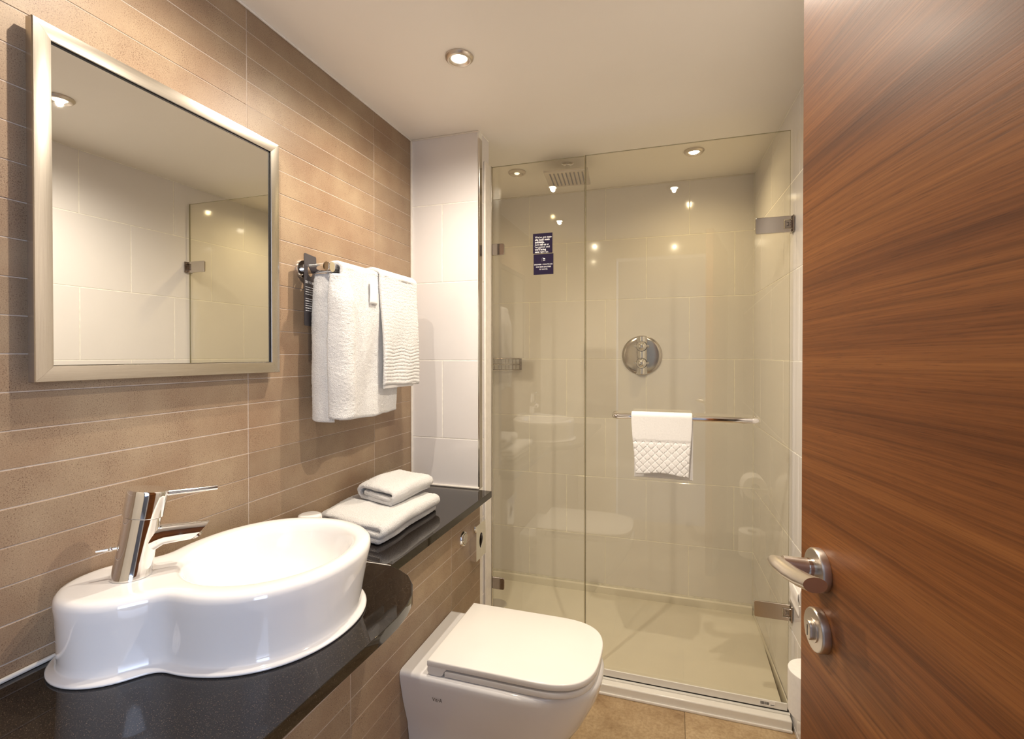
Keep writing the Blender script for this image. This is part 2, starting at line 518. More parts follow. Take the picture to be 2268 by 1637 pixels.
# silicone and trim lines
struct(box('trim_1', 0.0, 0.006, 0.0, 1.848, H - 0.006, H - 0.0002, 'caulk', bev=0.002))
struct(box('trim_2', 0.0, 0.007, 1.840, 1.848, CT + 0.004, H - 0.006, 'caulk', bev=0.002))
struct(box('trim_3', 0.0, 0.007, 0.0, 1.846, CT + 0.0002, CT + 0.008, 'caulk', bev=0.003))
struct(box('trim_4', 0.007, 0.3015, 1.839, 1.8475, CT + 0.0002, CT + 0.008, 'caulk', bev=0.003))
struct(box('trim_5', 0.2965, 0.3035, 1.8455, 1.8755, CT + 0.001, H - 0.03, 'chrome_dull', bev=0.0015))
struct(box('trim_6', 0.2965, 0.3035, 1.8475, 1.8755, 0.0, CT - 0.028, 'caulk', bev=0.0015))
struct(box('trim_7', 0.006, 0.30, 1.8425, 1.8475, H - 0.006, H - 0.0002, 'caulk', bev=0.002))
struct(box('trim_8', 0.002, 1.405, YB - 0.006, YB + 0.0, H - 0.005, H - 0.0002, 'caulk', bev=0.002))

# unseen bedroom outside the doorway, with a window opening added for the cool fill
struct(box('wall_bedroom_back', -1.2, 2.6, -2.7, -2.6, 0, 2.5, 'carpet'))
struct(box('wall_bedroom_left', -1.3, -1.2, -2.7, -0.1, 0, 2.5, 'carpet'))
bm = bm_box(2.5, 2.6, -2.6, -2.0, 0, 2.5); bm_box(2.5, 2.6, -0.5, -0.02, 0, 2.5, bm=bm); bm_box(2.5, 2.6, -2.0, -0.5, 0, 0.6, bm=bm); bm_box(2.5, 2.6, -2.0, -0.5, 2.3, 2.5, bm=bm)
struct(finish('wall_bedroom_right', bm, 'carpet'))
bm = bm_box(-1.2, -0.10, -0.12, -0.02, 0, 2.5); bm_box(1.62, 2.6, -0.12, -0.02, 0, 2.5, bm=bm); bm_box(-0.1, 1.62, -0.12, -0.02, H + 0.08, 2.5, bm=bm)
struct(finish('wall_bedroom_front', bm, 'carpet'))
struct(box('ceiling_bedroom', -1.3, 2.6, -2.7, -0.02, 2.5, 2.56, 'ceiling'))
struct(box('floor_bedroom', -1.3, 2.6, -2.7, -0.12, -0.08, 0.0, 'carpet'))

# ------------------------------------------------------------------ downlights
def downlight(x, y, label, lit=True, power=1.0, amber=False):
    t = thing('ceiling_downlight', label, 'downlight', (x, y, H), 0, 'recessed ceiling downlights')
    r = 0.0425
    finish('bezel', bm_lathe([(r * 0.98, 0), (r, -0.002), (r * 0.98, -0.005), (r * 0.88, -0.0095), (r * 0.80, -0.0125), (r * 0.72, -0.0115), (r * 0.60, -0.0085), (r * 0.56, -0.0065)], n=48, caps=False), 'nickel', t, 60)
    finish('lens', bm_lathe([(0.0190 if lit else 0.013, -0.0075), (0.016 if lit else 0.011, -0.0095), (0.010, -0.0105), (0.001, -0.0107)], n=32), 'lamp' if lit else 'lamp_dim', t, 180)
    if not lit:
        finish('reflector', bm_lathe([(0.026, -0.008), (0.0135, -0.006), (0.0135, -0.0065)], n=32, caps=False), 'nickel', t, 60)
    ld = D.lights.new('lamp', 'SPOT'); ld.energy = LAMP_W * power
    ld.spot_size = math.radians(168); ld.spot_blend = 1.0; ld.shadow_soft_size = 0.010
    ld.color = LAMP_AMBER if amber else LAMP_WARM
    lo = D.objects.new('lamp', ld); lo.location = (0, 0, -0.0175); link(lo, t)
    return t
downlight(0.426, 1.376, 'round nickel downlight lit on the ceiling above the worktop')
downlight(1.030, 1.170, 'lit round downlight seen reflected in the framed mirror')
downlight(0.315, 0.720, 'lit round downlight over the basin, just above the picture', power=0.60)
downlight(1.113, 2.318, 'lit round downlight over the shower, right of the shower head', power=0.24, amber=True)
downlight(0.309, 2.321, 'dim round downlight over the shower, left of the shower head', lit=False, power=0.08, amber=True)

# ------------------------------------------------------------------ mirror
mt = thing('framed_mirror', 'rectangular wall mirror in a wide brushed steel frame', 'mirror', (0, 0.8, 1.55))
def loc_bm(bm, o):
    bmesh.ops.translate(bm, verts=bm.verts, vec=-Vector(o)); return bm
my0, my1, mz0, mz1, mw = 0.546, 1.087, 1.255, 1.861, 0.0275
XF, XB, XI = 0.031, 0.014, 0.030      # outer front edge, back, inner lip
def frame_piece(p_out, p_in, mat):
    """p_out/p_in: two (y,z) ends of outer and inner edges."""
    rings = []
    for (yo, zo), (yi, zi) in zip(p_out, p_in):
        ring = [(XB, yo, zo), (XF - 0.002, yo, zo)]
        for s, x in ((0.04, XF), (0.5, XF + 0.0008), (0.96, XI + 0.0005), (1.0, XI - 0.001)):
            ring.append((x, yo + (yi - yo) * s, zo + (zi - zo) * s))
        ring.append((XB, yi, zi))
        rings.append(ring)
    return finish('frame_rail' if mat == 'brush_h' else 'frame_stile', loc_bm(bm_loft(rings), mt.location), mat, mt, 25)
iy0, iy1, iz0, iz1 = my0 + mw, my1 - mw, mz0 + mw, mz1 - mw
e = 0.0002
frame_piece([(my0, mz1), (my1, mz1)], [(iy0, iz1), (iy1, iz1)], 'brush_h')
frame_piece([(my0, mz0), (my1, mz0)], [(iy0, iz0), (iy1, iz0)], 'brush_h')
frame_piece([(my0, mz0 + e), (my0, mz1 - e)], [(iy0, iz0 + e), (iy0, iz1 - e)], 'brush_v')
frame_piece([(my1, mz0 + e), (my1, mz1 - e)], [(iy1, iz0 + e), (iy1, iz1 - e)], 'brush_v')
def mbox(name, x0, x1, y0, y1, z0, z1, mat, bev=0):
    return finish(name, loc_bm(bm_box(x0, x1, y0, y1, z0, z1, bev, 1), mt.location), mat, mt)
mbox('mirror_glass', 0.0205, 0.0255, iy0 + 0.001, iy1 - 0.001, iz0 + 0.001, iz1 - 0.001, 'mirror')
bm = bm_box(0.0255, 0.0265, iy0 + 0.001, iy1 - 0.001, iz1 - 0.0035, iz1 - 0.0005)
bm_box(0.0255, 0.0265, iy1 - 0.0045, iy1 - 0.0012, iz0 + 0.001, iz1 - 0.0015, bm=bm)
finish('shadow_strip', loc_bm(bm, mt.location), 'dark', mt)  # dark strips on the glass, painted in as shade inside the frame
mbox('backing_board', -0.0005, 0.0204, my0 + 0.05, my1 - 0.05, mz0 + 0.05, mz1 - 0.05, 'dark')

# ------------------------------------------------------------------ worktop (two slabs meeting at a seam)
SL = 0.025
shelf = bm_prism([(0.0005, 1.107, CT - SL), (0.357, 1.107, CT - SL), (0.357, 1.838, CT - SL), (0.0005, 1.838, CT - SL)], (0, 0, SL), 0.0015)
tag(finish('worktop', shelf, 'granite'), 'narrow polished black granite shelf carrying the folded towels', 'worktop')
edge = [(0.357, 1.1055), (0.389, 1.093), (0.427, 1.070), (0.460, 1.032), (0.483, 0.990), (0.496, 0.945), (0.503, 0.895), (0.504, 0.84), (0.502, 0.76), (0.499, 0.64), (0.497, 0.50), (0.497, 0.06), (0.0005, 0.06), (0.0005, 1.1055)]
tag(finish('worktop', bm_prism([(x, y, CT - SL) for x, y in edge], (0, 0, SL), 0.0015), 'granite'), 'wide rounded black granite worktop under the white basin', 'worktop')
# thin seam bead between the slabs
struct(box('trim_9', 0.10, 0.3565, 1.1050, 1.1072, CT, CT + 0.0007, 'caulk'))

# ------------------------------------------------------------------ basin
bs = thing('wash_basin', 'white ceramic figure-of-eight countertop basin on black granite', 'basin', (0.2, 0.78, CT))
def basin():
    cl, rl = Vector((0.102, 0.642)), 0.102
    ce, rx, ry = Vector((0.238, 0.832)), 0.194, 0.211
    def sdf(p):
        d1 = (p - cl).length - rl
        q = p - ce; k = (abs(q.x / rx) ** 2.15 + abs(q.y / ry) ** 2.15) ** (1 / 2.15)
        d2 = (k - 1) * min(rx, ry)
        kk = 0.038; h = max(kk - abs(d1 - d2), 0) / kk
        return min(d1, d2) - h * h * kk * 0.25
    P0 = Vector((0.19, 0.735)); N = 180; ring = []
    for i in range(N):
        a = 2 * PI * i / N; d = Vector((math.cos(a), math.sin(a))); lo, hi = 0.0, 0.6
        for _ in range(40):
            mid = (lo + hi) / 2
            if sdf(P0 + d * mid) < 0: lo = mid
            else: hi = mid
        ring.append(P0 + d * lo)
    def nrm(i):
        t = ring[(i + 1) % N] - ring[i - 1]; return Vector((t.y, -t.x)).normalized()
    nn = [nrm(i) for i in range(N)]
    rings = []
    base = bs.location
    def taper(y, z): return y if y < 0.62 else 0.62 + (y - 0.62) * (1 - 0.105 * max(0.0, 1 - z / 0.118))
    for o, z in ((0.005, 0.0003), (0.0085, 0.0022), (0.0085, 0.0048), (0.005, 0.0070), (-0.0025, 0.0085), (-0.005, 0.013), (-0.0055, 0.024), (-0.005, 0.055), (-0.003, 0.095), (-0.001, 0.116), (-0.003, 0.1235), (-0.0075, 0.1285), (-0.014, 0.1303), (-0.022, 0.1308)):
        rings.append([(max(ring[i].x + nn[i].x * o, 0.0075) - base.x, taper(ring[i].y + nn[i].y * o, z) - base.y, z) for i in range(N)])
    bc = Vector((0.243, 0.838)); ax, ay = 0.152, 0.168
    ang = [math.atan2(ring[i].y - bc.y, ring[i].x - bc.x) for i in range(N)]
    for s, z in ((1.06, 0.1303), (1.025, 0.1285), (0.985, 0.122), (0.95, 0.108), (0.90, 0.086), (0.80, 0.060), (0.62, 0.040), (0.40, 0.030), (0.15, 0.026), (0.03, 0.0255)):
        rings.append([(bc.x + ax * s * math.cos(a) - base.x, bc.y + ay * s * math.sin(a) - base.y, z) for a in ang])
    finish('bowl', bm_loft(rings), 'ceramic', bs, 180)
    c = (bc.x - base.x, bc.y - base.y, 0.0275)
    finish('waste_plug', bm_lathe([(0.026, 0), (0.026, 0.002), (0.020, 0.004), (0.004, 0.006)], c, n=32), 'chrome', bs, 50)
basin()

# ------------------------------------------------------------------ tap
tp = Vector((0.100, 0.650, CT + 0.1312))
tt = thing('mixer_tap', 'chrome single-lever mixer tap leaning over the basin', 'tap', tp)
S = Vector((0.60, 0.80, 0.0)); UP = Vector((0, 0, 1))
AX = (UP + S * 0.17).normalized()
def oncone(h): return AX * h
prof = [(0.0320, 0.0), (0.0320, 0.003), (0.0308, 0.008), (0.0298, 0.03), (0.0292, 0.07), (0.0292, 0.106)]
bm = bmesh.new()
# base ring cut level with the deck, shaft tilted
rings = []
for r, h in prof:
    c = AX * h; f = min(1, h / 0.02); ax = (UP * (1 - f) + AX * f).normalized()
    u, v, a = frame_from(ax)
    rings.append([c + u * (r * math.cos(2 * PI * k / 48)) + v * (r * math.sin(2 * PI * k / 48)) for k in range(48)])
finish('body', bm_loft(rings), 'chrome', tt, 60)
finish('cap', bm_lathe([(0.0305, 0.1068), (0.0318, 0.1085), (0.0322, 0.145), (0.0322, 0.1535), (0.0312, 0.1555), (0.001, 0.1560)], (0, 0, 0), AX, 48), 'chrome', tt, 40)
finish('shadow_joint', bm_lathe([(0.0288, 0.104), (0.0288, 0.109)], (0, 0, 0), AX, 40), 'dark', tt, 40)  # near-black core puts the shade of the groove into colour
lv0 = AX * 0.143 + S * 0.029
finish('lever', bm_sweep([lv0, lv0 + S * 0.012, lv0 + S * 0.05 - UP * 0.001, lv0 + S * 0.083 - UP * 0.001], [0.0060, 0.0052, 0.0048, 0.0045], 14), 'chrome', tt, 50)
sp0 = AX * 0.074
sp0 = AX * 0.070
pts = [sp0 + S * 0.004 - UP * 0.010, sp0 + S * 0.024 - UP * 0.0045, sp0 + S * 0.036 - UP * 0.003, sp0 + S * 0.062 - UP * 0.004, sp0 + S * 0.094 - UP * 0.006]
bm = bm_sweep(pts, [0.0275, 0.0225, 0.0192, 0.0178, 0.0158], 28)
# slanted mouth
tipc = pts[-1]
for v in bm.verts:
    if (v.co - tipc).length < 0.02 and (v.co - tipc).dot(S) > -0.004:
        v.co += S * ((v.co - tipc).z * 1.0)
finish('spout', bm, 'chrome', tt, 55)
finish('aerator', bm_lathe([(0.0088, -0.010), (0.0095, 0.0), (0.0092, 0.006), (0.006, 0.007)], tipc - UP * 0.006 - S * 0.006, (S * 0.55 - UP).normalized(), 24), 'chrome_dull', tt, 50)
k0 = AX * 0.055 - S * 0.029
finish('waste_rod', bm_sweep([k0, k0 - S * 0.012, k0 - S * 0.030], [0.0030, 0.0030, 0.0022], 10), 'chrome', tt, 50)
finish('rod_knob', bm_lathe([(0.003, 0), (0.0046, 0.002), (0.0046, 0.005), (0.003, 0.007)], k0 - S * 0.006, -S, 12), 'chrome', tt, 50)

# ------------------------------------------------------------------ cup behind the basin
cp = thing('tumbler', 'small white cup turned upside down behind the basin', 'cup', (0.052, 1.175, CT))
finish('cup_body', bm_lathe([(0.0345, 0.0002), (0.0345, 0.004), (0.0335, 0.05), (0.0325, 0.074), (0.0300, 0.079), (0.024, 0.0805), (0.001, 0.0795)], n=40), 'ceramic', cp, 60)

# ------------------------------------------------------------------ towels
def fuzz(co, amp, sc=210.0):
    return amp * noise.noise(co * sc) + amp * 0.7 * noise.noise(co * sc * 2.1)

def sheet(name, P, thick, mat, parent=None, amp=0.0010, closed_z=None):
    """P[i][j] grid of points of the middle surface -> solid fuzzy towel sheet."""
    nu, nv = len(P), len(P[0])
    P = [[Vector(p) for p in row] for row in P]
    Nn = [[None] * nv for _ in range(nu)]
    for i in range(nu):
        for j in range(nv):
            du = P[min(i + 1, nu - 1)][j] - P[max(i - 1, 0)][j]
            dv = P[i][min(j + 1, nv - 1)] - P[i][max(j - 1, 0)]
            n = du.cross(dv)
            Nn[i][j] = n.normalized() if n.length > 1e-9 else Vector((0, 0, 1))
    bm = bmesh.new(); A = []; B = []
    for i in range(nu):
        ra, rb = [], []
        for j in range(nv):
            ed = min(i, nu - 1 - i, j, nv - 1 - j)
            t = thick * (0.30 if ed == 0 else (0.43 if ed == 1 else 0.5))
            p = P[i][j]; n = Nn[i][j]
            ra.append(bm.verts.new(p + n * (t + fuzz(p, amp))))
            rb.append(bm.verts.new(p - n * (t + fuzz(p + Vector((3, 1, 2)), amp))))
        A.append(ra); B.append(rb)
    for i in range(nu - 1):
        for j in range(nv - 1):
            bm.faces.new((A[i][j], A[i + 1][j], A[i + 1][j + 1], A[i][j + 1]))
            bm.faces.new((B[i][j], B[i][j + 1], B[i + 1][j + 1], B[i + 1][j]))
    for i in range(nu - 1):
        bm.faces.new((A[i][0], B[i][0], B[i + 1][0], A[i + 1][0])); bm.faces.new((A[i][-1], A[i + 1][-1], B[i + 1][-1], B[i][-1]))
    for j in range(nv - 1):
        bm.faces.new((A[0][j], A[0][j + 1], B[0][j + 1], B[0][j])); bm.faces.new((A[-1][j], B[-1][j], B[-1][j + 1], A[-1][j + 1]))
    return finish(name, bm, mat, parent, 180)

def smooth(a, b, x):
    if a > b: return 1 - smooth(b, a, x)
    t = min(1, max(0, (x - a) / (b - a))); return t * t * (3 - 2 * t)

def resample(path, n):
    path = [Vector(p) for p in path]
    L = [0]
    for a, b in zip(path, path[1:]): L.append(L[-1] + (b - a).length)
    out = []; k = 0
    for i in range(n):
        s = L[-1] * i / (n - 1)
        while k < len(L) - 2 and L[k + 1] < s: k += 1
        f = (s - L[k]) / max(L[k + 1] - L[k], 1e-9); out.append(path[k].lerp(path[k + 1], f))
    return out

# folded towels lying on the shelf: spiral-folded sheets extruded along y
def folded(name, label, path, x0, y0, length, z0, thick, rz, skew=0.0, n=190, nv=110, amp=0.0012, sag=0.008):
    t = thing(name, label, 'towel', (x0, y0, z0), rz, 'white folded towels on the granite shelf')
    pts = resample(path, n)
    P = []
    for i, p in enumerate(pts):
        row = []
        for j in range(nv):
            v = j / (nv - 1)
            y = length * v + skew * p.x
            w = 0.0030 * noise.noise(Vector((p.x * 14, y * 12, p.y * 30 + x0 * 50))) + 0.0040 * noise.noise(Vector((p.x * 7 + 5, y * 6, x0 * 40))) * (p.y / 0.05)
            edge_ = max(0.0, 1 - min(v, 1 - v) / 0.07)
            w -= 0.007 * edge_ * edge_ * smooth(0.025, 0.05, p.y)
            y += 0.010 * edge_ * (1 if v < 0.5 else -1) * smooth(0.03, 0.05, p.y) * 0.8
            hump = sag * math.sin(PI * v) * (p.y / 0.06) if p.y > 0.02 else 0
            row.append((p.x + (0.125 - p.x) * 0.05 * edge_ * edge_ + 0.007 * noise.noise(Vector((y * 9, p.y * 40, 3))), y + 0.003 * noise.noise(Vector((p.x * 20, p.y * 60, 9))) * (1 if j in (0, nv - 1) else 0.3), max(p.y + w + hump, thick * 0.56)))
        P.append(row)
    sheet('folded_layers', P, thick, 'towel', t, amp)
    return t
def cap_arc(cx, cz, r, a0, a1, k=8):
    return [(cx + r * math.cos(a0 + (a1 - a0) * i / k), cz + r * math.sin(a0 + (a1 - a0) * i / k), 0) for i in range(k + 1)]
big = [(0.255, 0.0095, 0), (0.030, 0.0095, 0)] + cap_arc(0.022, 0.028, 0.0185, -PI / 2, -1.5 * PI) + [(0.245, 0.0475, 0)] + cap_arc(0.252, 0.0375, 0.0105, PI / 2, -PI / 2) + [(0.036, 0.0275, 0)]
folded('bath_towel', 'large white folded bath towel lying flat on the granite shelf', big, 0.006, 1.262, 0.355, CT + 0.0008, 0.0190, 0.0, skew=-0.22)
sml = [(0.165, 0.0075, 0), (0.030, 0.0075, 0)] + cap_arc(0.024, 0.0245, 0.017, -PI / 2, -1.5 * PI) + [(0.150, 0.0425, 0)] + cap_arc(0.163, 0.031, 0.0115, PI / 2, -PI / 2) + [(0.033, 0.0230, 0)]
folded('hand_towel', 'small white folded hand towel on top of the large folded towel', sml, 0.050, 1.398, 0.235, CT + 0.0655, 0.0148, -0.05, skew=-0.28, sag=0.007)

# ------------------------------------------------------------------ towel rail on the tiled wall
RZ = 1.551
rail = thing('towel_rail', 'chrome towel rail on the brown tiled wall right of the mirror', 'towel rail', (0, 1.2, RZ))
finish('wall_plate', bm_lathe([(0.0265, 0.0), (0.0265, 0.006), (0.025, 0.008), (0.014, 0.009)], (0.0, 0.007, 0), (1, 0, 0), 36), 'chrome', rail, 45)
finish('arm', bm_sweep([(0.006, 0.007, 0), (0.05, 0.006, 0), (0.112, 0.0, 0)], 0.0145, 24, sx=0.75, sy=1.0, up=(0, 1, 0)), 'chrome', rail, 50)
finish('bar', bm_sweep([(0.100, -0.012, 0.002), (0.100, 0.2, 0.002), (0.100, 0.47, 0.002)], 0.0125, 20, sx=0.8, sy=1.0, up=(1, 0, 0)), 'chrome', rail, 50)
finish('wall_plate', bm_lathe([(0.0265, 0.0), (0.0265, 0.006), (0.025, 0.008), (0.014, 0.009)], (0.0, 0.455, 0), (1, 0, 0), 36), 'chrome', rail, 45)
finish('arm', bm_sweep([(0.006, 0.455, 0), (0.112, 0.455, 0)], 0.0125, 20, sx=0.75, up=(0, 1, 0)), 'chrome', rail, 50)

# bath towel hanging over the rail
def bath_hanging():
    t = thing('hanging_towel', 'long white bath towel draped over the chrome wall rail', 'towel', (0, 0, 0))
    nu, nv = 220, 110; P = []
    R = 0.024; ztop = RZ + 0.004
    for i in range(nu):
        u = i / (nu - 1); row = []
        for j in range(nv):
            v = j / (nv - 1)
            y = 1.222 + 0.318 * v
            zb_back = 1.125; zb = 1.112 - 0.006 * math.sin(v * PI) + 0.004 * noise.noise(Vector((v * 5, 1, 1)))
            Lb = ztop - zb_back; La = PI * R; Lf = ztop - zb; L = Lb + La + Lf; s = u * L
            if s < Lb:
                z = zb_back + s; x = 0.100 - R - 0.022 * smooth(0.02, 0.30, ztop - z)
                x += 0.004 * math.sin(v * 9 + z * 5)
            elif s < Lb + La:
                a = PI - (s - Lb) / R; x = 0.100 + R * math.cos(a); z = ztop + R * 0.55 * math.sin(a)
            else:
                z = ztop - (s - Lb - La); d = ztop - z
                x = 0.100 + R + 0.006 * noise.noise(Vector((v * 4, z * 6, 2))) - 0.010 * smooth(0.05, 0.4, d)
                y += 0.012 * smooth(0.1, 0.44, d) * (0.5 - v)
            row.append((x, y, z))
        P.append(row)
    sheet('towel_sheet', P, 0.013, 'towel', t, 0.0014)
    # rounded fold lying on the front of the near edge, and the closed side of the folded bundle
    P = []
    for i in range(170):
        u = i / 169; row = []
        for j in range(48):
            v = j / 47; a = PI * (v - 0.5) * 1.08
            y = 1.232 + (0.028 + 0.012 * smooth(0.0, 0.4, u)) * math.sin(a) + 0.010 * u + 0.005 * noise.noise(Vector((u * 5, v * 2, 4)))
            z = 1.534 - (0.412 + 0.006 * math.sin(v * 5)) * u
            x = 0.104 + 0.040 * math.cos(a) * (0.55 + 0.45 * smooth(0, 0.2, u)) + 0.006 * noise.noise(Vector((v * 3, z * 9, 5)))
            row.append((x, y, z))
        P.append(row)
    sheet('folded_edge', P, 0.015, 'towel', t, 0.0011)
    P = []
    for i in range(170):
        u = i / 169; row = []
        for j in range(44):
            v = j / 43; a = PI * (v - 0.5)
            x = 0.066 + 0.031 * math.sin(a) * (0.80 + 0.20 * smooth(0, 0.5, u)) + 0.003 * noise.noise(Vector((u * 4, 7, 1)))
            y = 1.222 - 0.022 * math.cos(a) * (0.4 + 0.6 * smooth(0, 0.15, u)) + 0.004 * noise.noise(Vector((u * 6, v * 2, 8)))
            z = 1.536 - (0.424 + 0.006 * v) * u
            row.append((x, y, z))
        P.append(row)
    sheet('folded_side', P, 0.013, 'towel', t, 0.0011)
    P = [[(0.1365 + 0.0015 * math.sin(i * .4), 1.347 + 0.040 * j / 7, 1.535 - 0.075 * i / 9) for j in range(8)] for i in range(10)]
    sheet('sewn_label', P, 0.0022, 'towel_flat', t, 0.0002)
bath_hanging()

def hand_hanging():
    t = thing('hanging_towel', 'short white ribbed hand towel hung over the bath towel', 'towel', (0, 0, 0))
    nu, nv = 460, 90; P = []
    R = 0.037; ztop = RZ + 0.006
    for i in range(nu):
        u = i / (nu - 1); row = []
        for j in range(nv):
            v = j / (nv - 1)
            zb_back = 1.24; zb = 1.205 - 0.008 * v
            Lb = ztop - zb_back; La = PI * R; Lf = ztop - zb; s = u * (Lb + La + Lf)
            y = 1.402 + 0.235 * v
            if s < Lb: z = zb_back + s; x = 0.100 - R - 0.031 * smooth(0.0, 0.22, ztop - z)
            elif s < Lb + La:
                a = PI - (s - Lb) / R; x = 0.100 + R * math.cos(a); z = ztop + R * 0.60 * math.sin(a)
            else:
                z = ztop - (s - Lb - La); d = ztop - z
                x = 0.100 + R + 0.010 * smooth(0, 0.2, d) + 0.007 * noise.noise(Vector((v * 2.5, z * 5, 8)))
                y += 0.010 * smooth(0.0, 0.3, d) * (v - 0.6) * -1.0
                rib = math.sin((z + 0.006 * noise.noise(Vector((v * 4, z * 8, 1)))) * 2 * PI / 0.0115)
                x += rib * (0.0002 + 0.0006 * smooth(1.35, 1.31, z))
                if v > 0.985: y += 0.002 * math.sin(z * 2 * PI / 0.009)
            row.append((x, y, z))
        P.append(row)
    sheet('towel_sheet', P, 0.012, 'towel', t, 0.0009)
    P = [[(0.1415, 1.415 + 0.19 * j / 25, 1.204 - 0.012 * i / 4) for j in range(26)] for i in range(5)]
    sheet('hem_band', P, 0.005, 'towel_flat', t, 0.0003)
hand_hanging()

# dark card hooked on the rail arm
cd = thing('towel_card', 'dark printed hanger card hooked on the towel rail arm', 'card', (0.030, 1.207, RZ), 0.23)
W2, Z0, Z1 = 0.036, -0.166, 0.040
out = rrect(2 * W2, Z1 - Z0, 0.006, 5)
zc = (Z0 + Z1) / 2
hole = [(0.0165 * math.cos(2 * PI * k / 28), 0.0165 * math.sin(2 * PI * k / 28) - 0.006) for k in range(28)]
bm = bmesh.new()
T = 0.0008
def ring_pair(loop, x): return [bm.verts.new((x, p[0], p[1])) for p in loop]
o2 = [(p[0], p[1] + zc) for p in out]
for x in (-T, T):
    vo = ring_pair(o2, x); vh = ring_pair(hole, x)
    es = [bm.edges.new((vo[k], vo[(k + 1) % len(vo)])) for k in range(len(vo))] + [bm.edges.new((vh[k], vh[(k + 1) % 28])) for k in range(28)]
    bmesh.ops.triangle_fill(bm, edges=es, use_beauty=True)
    if x < 0: Lo, Lh = vo, vh
for k in range(len(vo)): bm.faces.new((Lo[k], Lo[(k + 1) % len(vo)], vo[(k + 1) % len(vo)], vo[k]))
for k in range(28): bm.faces.new((Lh[k], vh[k], vh[(k + 1) % 28], Lh[(k + 1) % 28]))
finish('board', bm, 'slate', cd, 30)
lettering([([('DID', True), (' YOU', False), (' KNOW', True)], 0.0095, -0.030, -0.044)], cd, 'print', 'heading', origin=(T + 0.0003, 0, 0), ex=(0, 1, 0))
bm = bmesh.new()
zz = -0.056
for ln, (bold, words) in enumerate([(0, (9, 5, 7, 8)), (0, (6, 9, 4, 9)), (0, (8, 4, 6, 5)), (0, (5, 9, 10)), (-1, ()), (0, (7, 4, 10, 5)), (1, (3, 8, 5, 6, 5)), (0, (5, 6, 9, 6)), (1, (5, 5, 12, 3)), (1, (7, 5, 6, 4, 5)), (0, (6, 9, 6))]):
    y = -0.030
    for w in words:
        ww = w * 0.00155; hgt = 0.0024 if bold else 0.0016
        bm_box(T + 0.0001, T + 0.0004, y, y + ww, zz, zz + hgt, bm=bm); y += ww + 0.0022
    zz -= 0.0068 if words else 0.006
finish('small_print', bm, 'print', cd, 0)
lettering([([('this', True)], 0.013, 0.006, -0.150)], cd, 'print', 'brand_mark', origin=(T + 0.0003, 0, 0), ex=(0, 1, 0))

# ------------------------------------------------------------------ flush button and chrome dispenser
XC = 0.305
fb = thing('flush_button', 'round chrome dual flush button on the brown tiled boxing', 'flush button', (XC, 1.675, 0.634))
finish('surround', bm_lathe([(0.0275, 0), (0.0275, 0.003), (0.0245, 0.008), (0.0215, 0.009), (0.0205, 0.006)], (0, 0, 0), (1, 0, 0), 40), 'chrome', fb, 40)
for s in (1, -1):
    pl = [(0.0195 * math.cos(a), 0.0195 * math.sin(a)) for a in [PI * k / 16 for k in range(17)]]
    if s < 0: pl = [(-a, -b) for a, b in pl]
    bmx = bm_prism([(0.004, a * 0.97, b * 0.97 + s * 0.0006) for a, b in pl], (0.0075 if s > 0 else 0.006, 0, 0), 0.001, 1)
    finish('push_half', bmx, 'chrome_dull', fb, 35)
dp = thing('bag_dispenser', 'square chrome dispenser box with an oval opening beside the flush button', 'dispenser', (XC, 1.79, 0.592))
hw, hh, dpth = 0.048, 0.0665, 0.026
bm = bmesh.new()
loop = [(-hw, -hh), (hw, -hh), (hw, hh), (-hw, hh)]
hole = [(0.017 * math.cos(2 * PI * k / 32), 0.029 * math.sin(2 * PI * k / 32)) for k in range(32)]
vo = [bm.verts.new((dpth, a, b)) for a, b in loop]; vb = [bm.verts.new((0, a, b)) for a, b in loop]
vh = [bm.verts.new((dpth, a, b)) for a, b in hole]; vi = [bm.verts.new((dpth - 0.004, a * .97, b * .97)) for a, b in hole]
es = [bm.edges.new((vo[k], vo[(k + 1) % 4])) for k in range(4)] + [bm.edges.new((vh[k], vh[(k + 1) % 32])) for k in range(32)]
bmesh.ops.triangle_fill(bm, edges=es, use_beauty=True)
for k in range(4): bm.faces.new((vo[k], vb[k], vb[(k + 1) % 4], vo[(k + 1) % 4]))
for k in range(32): bm.faces.new((vh[k], vh[(k + 1) % 32], vi[(k + 1) % 32], vi[k]))
finish('casing', bm, 'chrome', dp, 30)
finish('bag_roll', bm_sweep([(dpth - 0.020, -0.006, -0.030), (dpth - 0.020, -0.006, 0.030)], 0.014, 20), 'rubber', dp, 50)

